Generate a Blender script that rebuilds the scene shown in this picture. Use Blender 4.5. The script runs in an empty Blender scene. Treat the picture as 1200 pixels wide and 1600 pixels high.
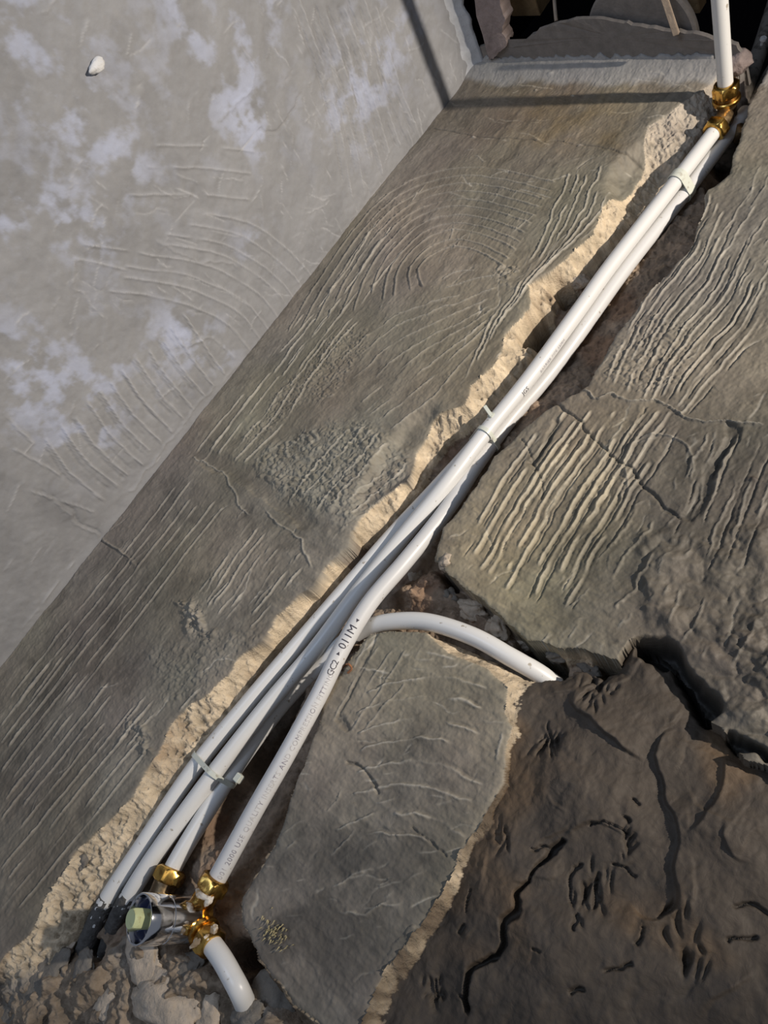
import bpy, bmesh, math, random
import numpy as np
from mathutils import Vector, Matrix, noise as mnoise
random.seed(7)
# ------------------------------------------------------------------ camera, world, lamps, exposure
F = 1180.0; D = 0.54                                  # focal length in pixels, distance camera - wall
Zc = np.array([3300., 4700., -F]); Zc /= np.linalg.norm(Zc)
Yc = np.array([630., -740., -F]); Yc -= Yc.dot(Zc)*Zc; Yc /= np.linalg.norm(Yc)
Xc = np.cross(Yc, Zc)
R = np.array([Xc, Yc, Zc]); CAM = np.array([0, -D, 0.])
sc = bpy.context.scene
cd = bpy.data.cameras.new('camera'); cam = bpy.data.objects.new('camera', cd); sc.collection.objects.link(cam)
cd.sensor_fit = 'VERTICAL'; cd.sensor_height = 24.0; cd.lens = 24.0*F/1600; cd.clip_start = 0.01
m = Matrix.Identity(4)
for i in range(3):
    for j in range(3): m[i][j] = R[i][j]
    m[i][3] = CAM[i]
cam.matrix_world = m; sc.camera = cam
w = bpy.data.worlds.new('world'); sc.world = w; w.use_nodes = True
w.node_tree.nodes['Background'].inputs[0].default_value = (0.76, 0.84, 1.0, 1); w.node_tree.nodes['Background'].inputs[1].default_value = 0.155
def lamp(name, kind, loc, target, power, col, size=0.05, cone=60, blend=0.6):
    l = bpy.data.lights.new(name, kind); l.energy = power; l.color = col
    if kind == 'AREA': l.size = size
    else: l.shadow_soft_size = size
    if kind == 'SPOT': l.spot_size = math.radians(cone); l.spot_blend = blend
    o = bpy.data.objects.new(name, l); sc.collection.objects.link(o); o.location = loc
    o.rotation_euler = (Vector(target)-Vector(loc)).to_track_quat('-Z', 'Y').to_euler(); return o
lamp('work_lamp', 'SPOT', (0.78, -0.62, 0.77), (-0.48, 0, 0.36), 98, (1.0, 0.905, 0.79), 0.016, 68, 1.0)
lamp('daylight', 'AREA', (-0.55, -1.5, -0.15), (-0.6, 0, 0.2), 4.6, (0.62, 0.76, 1.0), 0.5)
sc.view_settings.view_transform = 'Standard'; sc.view_settings.look = 'None'; sc.view_settings.gamma = 1
sc.view_settings.exposure = 0.0
# ------------------------------------------------------------------ helpers
def ray(px, py): return R @ np.array([px-600., 800.-py, -F])
def at(px, py, Y=0.): r = ray(px, py); t = (Y-CAM[1])/r[1]; return CAM+t*r          # point of the plane y = Y
def atx(px, py, X): r = ray(px, py); t = (X-CAM[0])/r[0]; return CAM+t*r
def atz(px, py, Z): r = ray(px, py); t = (Z-CAM[2])/r[2]; return CAM+t*r
def V(px, py, Y=0.): return Vector(at(px, py, Y))
def project(x, y, z):
    q = np.stack([x-CAM[0], y-CAM[1], z-CAM[2]]); c = np.tensordot(R.T, q, 1)
    d = np.maximum(-c[2], 1e-3); return 600+F*c[0]/d, 800-F*c[1]/d
def lin(c): return tuple(((v/255)/12.92 if v <= 10 else (((v/255)+.055)/1.055)**2.4) for v in c)
def sstep(a, b, x): t = np.clip((x-a)/(b-a), 0, 1); return t*t*(3-2*t)
def vnoise(U, W, seed):
    rng = np.random.RandomState(seed); T = rng.rand(256, 256)
    iu = np.floor(U).astype(int); iw = np.floor(W).astype(int); fu = U-iu; fw = W-iw
    fu = fu*fu*(3-2*fu); fw = fw*fw*(3-2*fw)
    a = T[iu & 255, iw & 255]; b = T[(iu+1) & 255, iw & 255]; c = T[iu & 255, (iw+1) & 255]; d = T[(iu+1) & 255, (iw+1) & 255]
    return (a*(1-fu)+b*fu)*(1-fw)+(c*(1-fu)+d*fu)*fw
def fbm(U, W, size, oct=4, seed=0, gain=.5):          # about -1..1, feature size in metres
    s = 0; a = 1.; n = 0; k = 1./size
    for o in range(oct):
        c, q = math.cos(o*1.1+.4), math.sin(o*1.1+.4)
        s = s+a*(vnoise((U*c-W*q)*k+31.7*o, (U*q+W*c)*k+11.3*o, seed+o)*2-1); n += a; a *= gain; k *= 2.03
    return s/n*1.5
class Field:
    """relief over a plane: U, W in metres, H outward height, C own colour, K class"""
    def __init__(s, u0, u1, w0, w1, st):
        s.u = np.arange(u0, u1, st); s.w = np.arange(w0, w1, st); s.st = st; s.u0 = u0; s.w0 = w0
        s.U, s.W = np.meshgrid(s.u, s.w); s.H = np.zeros_like(s.U); s.C = np.zeros(s.U.shape+(3,)); s.K = np.zeros(s.U.shape, int)
        s.dc = (205, 198, 184)
        s.DU = fbm(s.U, s.W, .02, 4, 901)*.0035; s.DW = fbm(s.U, s.W, .02, 4, 951)*.0035       # ragged edges
    def sl(s, pts, pad):
        a = pts.min(0)-pad; b = pts.max(0)+pad
        i0 = max(0, int((a[0]-s.u0)/s.st)); i1 = min(len(s.u), int((b[0]-s.u0)/s.st)+2)
        j0 = max(0, int((a[1]-s.w0)/s.st)); j1 = min(len(s.w), int((b[1]-s.w0)/s.st)+2)
        if i1 <= i0 or j1 <= j0: return None
        return (slice(j0, j1), slice(i0, i1))
    def dist(s, pts, S, rag=0.):
        U = s.U[S]+s.DU[S]*rag; W = s.W[S]+s.DW[S]*rag
        best = np.full(U.shape, 1e9); T = np.zeros(U.shape); side = np.ones(U.shape); L = 0
        for a, b in zip(pts[:-1], pts[1:]):
            d = b-a; l = np.hypot(*d)+1e-12; t = np.clip(((U-a[0])*d[0]+(W-a[1])*d[1])/l**2, 0, 1)
            ex = U-a[0]-t*d[0]; ey = W-a[1]-t*d[1]; q = ex*ex+ey*ey; mm = q < best
            best = np.where(mm, q, best); T = np.where(mm, L+t*l, T); side = np.where(mm, np.sign(d[0]*ey-d[1]*ex), side); L += l
        return np.sqrt(best), T, side, L
    def poly(s, pts, rag=1., pad=.03):                # signed distance, positive inside, -1 far outside
        S = s.sl(pts, pad); out = np.full(s.U.shape, -1.)
        if S is None: return out
        P = np.vstack([pts, pts[:1]]); d, _, _, _ = s.dist(P, S, rag)
        U = s.U[S]+s.DU[S]*rag; W = s.W[S]+s.DW[S]*rag; ins = np.zeros(U.shape, bool)
        for a, b in zip(P[:-1], P[1:]):
            c = ((a[1] > W) != (b[1] > W)) & (U < (b[0]-a[0])*(W-a[1])/(b[1]-a[1]+1e-15)+a[0]); ins ^= c
        out[S] = np.where(ins, d, -d); return out
    def ridge(s, pts, w=.0009, h=.0011, rag=.5, dust=.25, gap=.35, seed=0, shoulder=0., asym=0.):
        S = s.sl(pts, .012)
        if S is None: return
        d, T, side, L = s.dist(pts, S, rag)
        n = vnoise(T/.022+seed*7.3, T*0+seed*1.7, 55+seed % 9); amp = sstep(gap-.18, gap+.2, n)*sstep(0, .006, T)*sstep(0, .006, L-T)
        n2 = .7+.6*vnoise(T/.006+seed*3.3, T*0+.5, 77)
        ww = w*n2*np.where(side > 0, .62, 1+asym); g = np.exp(-(d/ww)**(1.5 if asym else 2))*amp
        s.H[S] += h*g
        if shoulder: s.H[S] -= shoulder*np.exp(-((d-w*2.2)/(w*1.3))**2)*(side > 0)*amp
        if dust: s.C[S] += (np.array(lin(s.dc))-s.C[S])*(dust*np.exp(-(d/(w*.8))**2)*amp)[..., None]  # pale crests: chalky dust, and lit edges painted into the colour
    def family(s, A, B, n, tr=.12, seed=0, jit=.12, **k):
        rng = random.Random(seed)
        for i in range(n):
            f = (i+rng.uniform(-jit, jit))/max(1, n-1); p = A+(B-A)*f; p = resample(p, 14)
            a = int(rng.uniform(0, tr)*14); b = 14-int(rng.uniform(0, tr)*14); p = p[a:b+1]
            if len(p) > 2: s.ridge(p, seed=seed*13+i, **k)
    def paint(s, mask, col): s.C += (np.array(col)-s.C)*mask[..., None]
def resample(p, n):
    p = np.array(p, float); q = []
    m_ = len(p)-1
    for i in range(n+1):
        t = i/n*m_; k = min(int(t), m_-1); u = t-k
        a, b, c, d = p[max(k-1, 0)], p[k], p[k+1], p[min(k+2, m_)]
        q.append(.5*((2*b)+(-a+c)*u+(2*a-5*b+4*c-d)*u*u+(-a+3*b-3*c+d)*u**3))
    return np.array(q)
def W2(pts, Y=0.): return np.array([(lambda q: (q[0], q[2]))(at(p[0], p[1], p[2] if len(p) > 2 else Y)) for p in pts])
XL = -0.728
def L2(pts): return np.array([(lambda q: (q[1], q[2]))(atx(p[0], p[1], XL)) for p in pts])
def link(o, parent=None, label=None, cat=None, group=None, kind=None):
    if o.name not in sc.collection.objects: sc.collection.objects.link(o)
    if parent: o.parent = parent
    for k, v in (('label', label), ('category', cat), ('group', group), ('kind', kind)):
        if v: o[k] = v
    return o
def empty(name, loc=(0, 0, 0), **k):
    o = bpy.data.objects.new(name, None); o.location = loc; o.empty_display_size = .02; return link(o, **k)
def local(o, parent):                                  # meshes are written in world coordinates; keep them there
    if parent: o.matrix_parent_inverse = Matrix.Translation(-parent.location)
def mesh(name, verts, faces, mat, parent=None, smooth=True, **k):
    me = bpy.data.meshes.new(name); me.from_pydata([tuple(v) for v in verts], [], faces); me.materials.append(mat)
    if smooth: me.polygons.foreach_set('use_smooth', [True]*len(me.polygons))
    me.update(); o = bpy.data.objects.new(name, me); link(o, parent, **k); local(o, parent); return o
def from_bm(name, bm, mat, parent=None, smooth=False, **k):
    bmesh.ops.recalc_face_normals(bm, faces=bm.faces)
    me = bpy.data.meshes.new(name); bm.to_mesh(me); bm.free(); me.materials.append(mat)
    if smooth: me.polygons.foreach_set('use_smooth', [True]*len(me.polygons))
    o = bpy.data.objects.new(name, me); link(o, parent, **k); local(o, parent); return o
def grid_mesh(name, P, keep, C, mat, parent=None, **k):
    """P (h,w,3) points; keep (h-1,w-1) faces; C colours -> one mesh"""
    h, w_ = keep.shape; idx = np.arange((h+1)*(w_+1)).reshape(h+1, w_+1)
    q = np.stack([idx[:-1, :-1], idx[:-1, 1:], idx[1:, 1:], idx[1:, :-1]], -1)[keep]
    used, inv = np.unique(q, return_inverse=True); q = inv.reshape(-1, 4); n = len(q)
    v = P.reshape(-1, 3)[used].astype(np.float32); c = np.clip(C.reshape(-1, 3)[used], 0.004, .95).astype(np.float32)
    me = bpy.data.meshes.new(name); me.vertices.add(len(v)); me.vertices.foreach_set('co', v.ravel())
    me.loops.add(n*4); me.loops.foreach_set('vertex_index', q.ravel().astype(np.int32))
    me.polygons.add(n); me.polygons.foreach_set('loop_start', np.arange(0, n*4, 4, dtype=np.int32))
    me.polygons.foreach_set('use_smooth', np.ones(n, bool)); me.update(calc_edges=True)
    a = me.color_attributes.new('Col', 'FLOAT_COLOR', 'POINT'); a.data.foreach_set('color', np.hstack([c, np.ones((len(c), 1), np.float32)]).ravel())
    me.materials.append(mat); o = bpy.data.objects.new(name, me); link(o, parent, **k); local(o, parent); return o
# ------------------------------------------------------------------ materials
def nodes(name):
    mt = bpy.data.materials.new(name); mt.use_nodes = True; nt = mt.node_tree; b = nt.nodes['Principled BSDF']; return mt, nt, b
def relief_mat(name, rough=.8, bump=.4, fine=500, grain=.35, tint=(.8, 1.15), spec=.4, attr=True, col=None, rvar=.15):
    mt, nt, b = nodes(name); N = nt.nodes; Lk = nt.links
    tc = N.new('ShaderNodeTexCoord')
    if attr: src = N.new('ShaderNodeVertexColor'); src.layer_name = 'Col'; co = src.outputs[0]
    else: src = N.new('ShaderNodeRGB'); src.outputs[0].default_value = (*col, 1); co = src.outputs[0]
    n1 = N.new('ShaderNodeTexNoise'); n1.inputs['Scale'].default_value = 90; n1.inputs['Detail'].default_value = 8; n1.inputs['Roughness'].default_value = .65
    Lk.new(tc.outputs['Object'], n1.inputs['Vector'])
    mr = N.new('ShaderNodeMapRange'); mr.inputs[1].default_value = .25; mr.inputs[2].default_value = .75; mr.inputs[3].default_value = tint[0]; mr.inputs[4].default_value = tint[1]
    Lk.new(n1.outputs[0], mr.inputs[0])
    mx = N.new('ShaderNodeVectorMath'); mx.operation = 'SCALE'; Lk.new(co, mx.inputs[0]); Lk.new(mr.outputs[0], mx.inputs['Scale']); Lk.new(mx.outputs[0], b.inputs['Base Color'])
    n2 = N.new('ShaderNodeTexNoise'); n2.inputs['Scale'].default_value = fine; n2.inputs['Detail'].default_value = 6; Lk.new(tc.outputs['Object'], n2.inputs['Vector'])
    n3 = N.new('ShaderNodeTexNoise'); n3.inputs['Scale'].default_value = 110; n3.inputs['Detail'].default_value = 5; n3.inputs['Distortion'].default_value = .8; Lk.new(tc.outputs['Object'], n3.inputs['Vector'])
    b1 = N.new('ShaderNodeBump'); b1.inputs['Strength'].default_value = bump; b1.inputs['Distance'].default_value = .0012; Lk.new(n2.outputs[0], b1.inputs['Height'])
    b2 = N.new('ShaderNodeBump'); b2.inputs['Strength'].default_value = grain; b2.inputs['Distance'].default_value = .002; Lk.new(n3.outputs[0], b2.inputs['Height']); Lk.new(b1.outputs[0], b2.inputs['Normal'])
    Lk.new(b2.outputs[0], b.inputs['Normal'])
    r = N.new('ShaderNodeMapRange'); r.inputs[3].default_value = rough-rvar; r.inputs[4].default_value = rough+rvar; Lk.new(n3.outputs[0], r.inputs[0]); Lk.new(r.outputs[0], b.inputs['Roughness'])
    b.inputs['Specular IOR Level'].default_value = spec; return mt
M = {}
M['plaster'] = relief_mat('cement_plaster', .68, .22, 420, .3, (.82, 1.15), .5)
M['pale'] = relief_mat('pale_wall_plaster', .75, .15, 300, .18, (.93, 1.06), .3)
M['edge'] = relief_mat('broken_sandy_plaster', .95, .9, 600, .8, (.72, 1.2), .15)
M['bed'] = relief_mat('brick_dust_bed', .95, .8, 400, .9, (.65, 1.25), .15)
M['mud'] = relief_mat('wet_mortar', .72, .25, 300, .45, (.8, 1.15), .4)
def simple(name, col, rough=.5, metal=0., noise_amt=0., dirt=None, spec=.5, bump=0.):
    mt, nt, b = nodes(name); b.inputs['Roughness'].default_value = rough; b.inputs['Metallic'].default_value = metal; b.inputs['Specular IOR Level'].default_value = spec
    N = nt.nodes; Lk = nt.links; tc = N.new('ShaderNodeTexCoord'); n = N.new('ShaderNodeTexNoise'); n.inputs['Scale'].default_value = 160; n.inputs['Detail'].default_value = 7
    Lk.new(tc.outputs['Object'], n.inputs['Vector']); cr = N.new('ShaderNodeValToRGB'); Lk.new(n.outputs[0], cr.inputs[0])
    e = cr.color_ramp.elements; d = dirt or tuple(c*.6 for c in col)
    e[0].position = .30+noise_amt*.2; e[0].color = (*d, 1); e[1].position = .36+noise_amt*.35; e[1].color = (*col, 1)
    Lk.new(cr.outputs[0], b.inputs['Base Color'])
    if bump: bb = N.new('ShaderNodeBump'); bb.inputs['Strength'].default_value = bump; bb.inputs['Distance'].default_value = .001; Lk.new(n.outputs[0], bb.inputs['Height']); Lk.new(bb.outputs[0], b.inputs['Normal'])
    return mt
M['pipe'] = simple('white_plastic_pipe', (.74, .735, .72), .34, 0, -.10, (.40, .36, .30))
M['pipe_shaded'] = simple('shaded_white_pipe', (.50, .50, .48), .38, 0, -.08, (.40, .36, .31))  # white pipe with its shade put into the colour
M['conduit'] = simple('dusty_grey_conduit', (.20, .175, .15), .6, 0, .4, (.10, .085, .07))
M['brass'] = simple('brass', (.72, .45, .12), .27, 1., .5, (.38, .20, .05), bump=.15)
M['brass_dull'] = simple('tarnished_brass', (.34, .24, .13), .5, 1., .8, (.14, .10, .06), bump=.4)
M['chrome'] = simple('chrome', (.80, .80, .82), .11, 1., .0, (.5, .48, .45))
M['navy'] = simple('dark_blue_plastic', (.02, .03, .09), .3)
M['plug'] = simple('pale_green_plastic', (.62, .66, .36), .45, 0, .2, (.45, .42, .2))
M['ptfe'] = simple('thread_seal_tape', (.75, .68, .58), .6, 0, .6, (.4, .28, .16), bump=.5)
M['tie'] = simple('translucent_nylon', (.66, .68, .60), .35, 0, .2, (.45, .42, .35))
M['ink'] = simple('black_print', (.05, .045, .06), .6)
M['ink_faint'] = simple('worn_grey_print', (.25, .23, .27), .6, 0, .8, (.55, .53, .52))
M['paint'] = relief_mat('chalky_white_paint', .8, .3, 300, .4, (.85, 1.08), .3, False, (.60, .61, .63))
M['pink'] = relief_mat('pinkish_old_plaster', .9, .6, 300, .7, (.7, 1.15), .2, False, (.36, .29, .27))
M['board'] = relief_mat('grey_ceiling_plaster', .85, .3, 250, .4, (.75, 1.15), .2, False, (.25, .225, .205))
M['dark'] = relief_mat('unlit_dark_lining', .95, .3, 100, .4, (.8, 1.1), .05, False, (.006, .005, .006))  # near-black colour stands in for the unlit dark
M['wood'] = relief_mat('rough_timber', .8, .4, 200, .5, (.7, 1.2), .2, False, (.34, .22, .11))
M['lath'] = relief_mat('pale_wood', .8, .3, 200, .4, (.8, 1.15), .2, False, (.45, .36, .28))
M['stone'] = relief_mat('sandy_rubble', .95, .8, 350, .9, (.65, 1.2), .15, False, (.50, .42, .335))
M['stone_grey'] = relief_mat('grey_rubble', .95, .8, 350, .9, (.65, 1.2), .15, False, (.21, .19, .165))
M['white_stone'] = relief_mat('white_lump', .8, .6, 300, .6, (.8, 1.1), .3, False, (.78, .77, .76))
M['crust'] = relief_mat('dried_mortar_crust', .9, .8, 400, .9, (.6, 1.5), .2, False, (.10, .095, .09))
M['rust'] = simple('rusty_wire', (.30, .13, .06), .8)
M['fibre'] = simple('yellow_fibre', (.40, .34, .19), .9, 0, .4)
# ------------------------------------------------------------------ back wall: relief
f = Field(-0.7275, 0.13, -0.46, 0.742, .00085)
PL = np.array(lin((136, 128, 115)))*.95
f.C[:] = PL
n_big = fbm(f.U, f.W, .16, 4, 3); n_mid = fbm(f.U, f.W, .035, 5, 13); n_f = fbm(f.U, f.W, .006, 3, 23)
f.H += n_big*.0022+n_mid*.0008+n_f*.00022
f.C *= (1+.20*n_big+.13*n_mid)[..., None]
f.C *= np.stack([1+.05*fbm(f.U, f.W, .09, 3, 41), np.ones_like(f.U), 1-.08*fbm(f.U, f.W, .11, 3, 47)], -1)
isl_m = sstep(-.50, -.44, f.U+f.W*.25)*sstep(.16, .10, f.W+f.U*.2)
st1 = fbm(f.U+.004*n_mid, f.W*.13, .005, 4, 61, .6); st2 = fbm(f.U*.2-f.W*.06, f.W, .006, 4, 67, .6); st = st1*(1-isl_m)+st2*isl_m
f.H += st*.00035; f.C *= (1+.17*st+.10*fbm(f.U, f.W*.3, .016, 4, 69))[..., None]
blot = sstep(.25, .6, fbm(f.U, f.W*.6, .018, 4, 73, .6)); f.C *= (1-.20*blot)[..., None]
k1 = dict(w=.0008, h=.0015, dust=.65, shoulder=.0005)
# long parallel trowel ridges along the corner and lower left
f.family(W2([(290,742),(200,862),(100,985),(0,1115)]), W2([(350,790),(245,925),(120,1085),(0,1240)]), 6, .1, 1, rag=.15, gap=.2, **k1)
f.family(W2([(100,1000),(0,1140)]), W2([(255,1140),(0,1450)]), 13, .25, 2, rag=.15, gap=.3, **k1)
f.family(W2([(215,1080),(140,1180)]), W2([(330,1060),(230,1170)]), 6, .3, 3, rag=.5, gap=.45, **k1)
f.family(W2([(425,580),(375,645),(322,716)]), W2([(480,600),(440,665),(380,725)]), 5, .2, 4, rag=.3, gap=.2, **k1)
f.family(W2([(487,477),(440,535),(400,590)]), W2([(560,500),(500,570),(470,610)]), 5, .2, 5, rag=.5, gap=.3, **k1)
f.family(W2([(395,600),(340,665),(300,710)]), W2([(410,600),(350,680),(310,730)]), 2, .2, 6, rag=.3, gap=.4, **k1)
f.family(W2([(395,812),(350,880),(310,945)]), W2([(495,862),(440,930),(385,990)]), 8, .25, 7, rag=.5, gap=.35, **k1)
f.family(W2([(340,890),(310,930)]), W2([(380,920),(340,970)]), 3, .2, 8, **k1)
# swirl
f.family(W2([(450,520),(520,405),(600,312),(670,272),(760,262),(870,285)]), W2([(665,450),(655,425),(678,400),(712,388),(750,395),(790,420)]), 11, .08, 9, rag=.25, gap=.1, w=.0010, h=.0016, dust=.35, shoulder=.0006)
f.family(W2([(690,440),(720,425),(775,425)]), W2([(690,455),(740,440),(790,430)]), 2, .1, 10, rag=.3, gap=.2, **k1)
f.family(W2([(898,250),(840,390),(770,500),(715,615)]), W2([(968,262),(930,340),(870,400),(820,440)]), 6, .15, 11, rag=.8, gap=.25, **k1)
f.family(W2([(520,575),(600,505),(690,470),(780,440)]), W2([(600,680),(670,625),(720,570),(770,515)]), 8, .15, 12, rag=.8, gap=.3, w=.0010, h=.0013, dust=.4)
f.family(W2([(560,660),(500,720),(450,790)]), W2([(640,700),(590,760),(540,815)]), 7, .2, 13, rag=1., gap=.35, **k1)
f.family(W2([(600,340),(510,470),(430,560)]), W2([(640,380),(560,480),(480,590)]), 4, .2, 14, rag=.5, gap=.3, **k1)
# right slab
f.family(W2([(868,640),(800,735),(745,830),(712,885)]), W2([(1070,640),(990,770),(930,870),(880,970)]), 11, .25, 21, rag=.5, jit=.3, gap=.24, w=.0010, h=.0019, dust=.55, shoulder=.0011, asym=.8)
f.family(W2([(1110,300),(1070,385),(1000,480),(948,600)]), W2([(1215,440),(1170,520),(1110,590),(1060,650)]), 11, .2, 22, rag=.5, gap=.3, w=.0008, h=.0012, dust=.5, shoulder=.0006, asym=.6)
f.family(W2([(1200,230),(1150,330),(1105,390)]), W2([(1260,330),(1200,430),(1160,500)]), 5, .2, 23, rag=.8, gap=.4, w=.0009, h=.0010, dust=.4)
f.family(W2([(1110,655),(1075,740),(1040,830)]), W2([(1230,700),(1180,820),(1130,940)]), 6, .25, 24, rag=1, gap=.4, w=.0010, h=.0013, dust=.4)
f.family(W2([(1080,900),(1030,1000)]), W2([(1230,980),(1180,1080)]), 5, .3, 25, rag=1, gap=.4, w=.0010, h=.0013, dust=.45)
f.family(W2([(955,690),(900,790)]), W2([(1040,830),(960,960)]), 6, .3, 26, rag=1.5, gap=.4, w=.0012, h=.0016, dust=.2)
for sd, A_, B_, n_ in ((121, [(880,640),(812,735),(757,830),(724,885)], [(1080,650),(1000,780),(940,880),(890,975)], 11), (122, [(1118,305),(1078,390),(1008,485),(956,600)], [(1222,445),(1178,525),(1118,595),(1066,655)], 11), (124, [(1118,660),(1083,745),(1048,835)], [(1236,705),(1186,825),(1136,945)], 6)):
    f.family(W2(A_), W2(B_), n_, .3, sd, rag=.5, jit=.3, gap=.3, w=.0007, h=-.0022, dust=0)
# island
f.family(W2([(560,1085),(630,1062),(710,1060),(790,1090)]), W2([(500,1340),(590,1305),(680,1320),(750,1370)]), 8, .2, 27, rag=.8, gap=.35, w=.0010, h=.0015, dust=.55, shoulder=.0006, asym=1.)
f.family(W2([(520,1130),(560,1060),(600,1000)]), W2([(560,1150),(620,1080),(660,1010)]), 4, .2, 28, rag=.6, gap=.4, w=.0009, h=.0010, dust=.3)
f.family(W2([(440,1330),(500,1280)]), W2([(520,1440),(640,1400)]), 4, .3, 29, rag=1.5, gap=.4, w=.0012, h=.0012, dust=.4)
def groove(pts, w, h, rag=1.2, col=None, seed=0, amt=.6):
    p = resample(W2(pts), 20); S = f.sl(p, .03)
    if S is None: return
    d, T, side, L = f.dist(p, S, rag); n = .55+.9*vnoise(T/.012+seed*3.1, T*0+seed, 31)
    g = np.exp(-(d/(w*n))**4)*sstep(0, w, T)*sstep(0, w, L-T); f.H[S] -= h*g
    if col is not None: f.C[S] += (np.array(col)-f.C[S])*(g*amt)[..., None]
def cliff(pts, h, decay=.02, rag=1., e=.0012, seed=0):                 # step along a line, left side proud and easing off
    p = resample(W2(pts), 24); S = f.sl(p, decay*3)
    if S is None: return
    d, T, side, L = f.dist(p, S, rag); s_ = d*side
    g = sstep(-e, e, s_)*np.exp(-np.maximum(s_, 0)/decay)*sstep(0, .02, T)*sstep(0, .02, L-T)
    if CM is not None: g = g*CM[S]
    f.H[S] += h*g
DK = PL*.55; CM = None
# joints and scrapes in the plaster
groove([(676,200),(780,215),(900,225),(1000,243)], .0008, .0012, .8, DK)
groove([(300,700),(360,730),(430,775),(490,820)], .010, .0016, 1.6, PL*.75, 2, .5)
cliff([(490,838),(440,795),(380,765),(300,712)], .0012, .008, 1.5)
groove([(145,838),(180,858),(218,886)], .0008, .001, .6, DK)
f.ridge(resample(W2([(160,842),(190,862),(215,885)]), 10), w=.0016, h=.002, rag=.6, seed=4, gap=.0)
f.ridge(resample(W2([(300,712),(345,735),(375,790),(392,808)]), 16), w=.0010, h=.0015, rag=1, seed=5, gap=.0, dust=.5)
f.ridge(resample(W2([(415,795),(440,820),(470,840),(490,890)]), 16), w=.0010, h=.0015, rag=1, seed=6, gap=.0, dust=.5)
f.ridge(resample(W2([(905,613),(960,620),(1040,632),(1110,655),(1200,662)]), 20), w=.0012, h=.0022, rag=2.2, seed=7, gap=.0, dust=.45)
groove([(865,628),(900,660),(960,715),(1010,760),(1060,815)], .0012, .0022, 1.2, DK, 3)
groove([(872,655),(850,695),(826,728)], .0036, .0036, .6, PL*.45, 4, .8)
groove([(1150,660),(1120,720),(1085,790),(1065,815)], .0045, .0028, .8, PL*.5, 5, .7)
f.ridge(resample(W2([(985,770),(975,720),(1010,682),(1060,685),(1085,715),(1080,750)]), 20), w=.001, h=.0014, rag=.6, seed=8, gap=.0, dust=.35)
groove([(545,1190),(570,1200),(590,1240)], .0011, .002, .8, DK, 6)
groove([(590,990),(560,1060),(530,1115)], .0018, .0012, .3, PL*.6, 7, .6)
groove([(525,1115),(545,1140)], .0025, .002, 1, DK, 8)
for p0, p1 in (((700,1340),(640,1290)),((810,690),(850,780)),((1000,640),(960,720))): groove([p0, ((p0[0]+p1[0])/2+6,(p0[1]+p1[1])/2), p1], .0008, .0014, 1.5, DK, 9)
def scratches(fd, conv, n, box_, ang, seed, **k):
    rg = random.Random(seed)
    for i in range(n):
        x = rg.uniform(box_[0], box_[2]); y = rg.uniform(box_[1], box_[3]); a = math.radians(ang+rg.gauss(0, 14)); l = rg.uniform(12, 60); b_ = rg.gauss(0, l*.06)
        p = conv([(x, y), (x+math.cos(a)*l/2+b_, y-math.sin(a)*l/2+b_), (x+math.cos(a)*l, y-math.sin(a)*l)])
        fd.ridge(resample(p, 8), seed=seed+i, rag=rg.uniform(.3, 1.4), w=rg.uniform(.0006, .0011), h=rg.choice((-1, 1, 1))*rg.uniform(.0003, .0010), dust=rg.uniform(.2, .6), gap=.3, **k)
scratches(f, W2, 260, (0, 250, 1000, 1450), 50, 11)
scratches(f, W2, 150, (700, 300, 1250, 1050), 58, 12)
scratches(f, W2, 90, (400, 1000, 820, 1600), 10, 13)
scratches(f, W2, 50, (700, 110, 1050, 300), -5, 14)
f.H += np.abs(fbm(f.U, f.W, .004, 3, 61))*.0005
# rough grainy patches
def patch(pts, amp, size, col=None, amt=.4, seed=0, soft=.012):
    sd = f.poly(W2(pts), 2.5); mk = sstep(-soft*.3, soft, sd); n = fbm(f.U, f.W, size, 4, seed)
    f.H += mk*np.abs(n)*amp
    if col is not None: f.C += (np.array(col)-f.C)*(mk*amt*sstep(-.4, .6, n))[..., None]
patch([(500,655),(560,650),(640,690),(600,790),(540,825),(440,780),(380,730),(420,690)], .0030, .006, lin((150,146,134)), .6, 71)
patch([(520,520),(560,500),(590,540),(520,620),(460,640),(400,700),(370,690),(440,600)], .0018, .004, lin((150,142,128)), .4, 72)
patch([(270,940),(300,930),(345,985),(330,1005),(290,985)], .0075, .008, lin((165,158,145)), .7, 73)
patch([(180,1120),(210,1120),(250,1165),(235,1190),(200,1160)], .0060, .008, lin((150,144,132)), .6, 74)
patch([(770,420),(810,420),(805,460),(780,450)], .004, .006, lin((165,158,145)), .6, 75)
patch([(640,380),(640,310),(600,300),(560,380)], .001, .004, None, 0, 76)
patch([(330,985),(420,960),(380,1080),(250,1120),(230,1010)], .0016, .006, None, 0, 77)
patch([(1010,480),(930,600),(1000,620),(1090,600),(1100,500)], .002, .005, None, 0, 78)
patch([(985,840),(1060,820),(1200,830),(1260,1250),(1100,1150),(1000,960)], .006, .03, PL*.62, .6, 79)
patch([(1120,980),(1260,900),(1300,1200),(1150,1120)], .003, .012, lin((150,138,124)), .5, 80)
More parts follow.
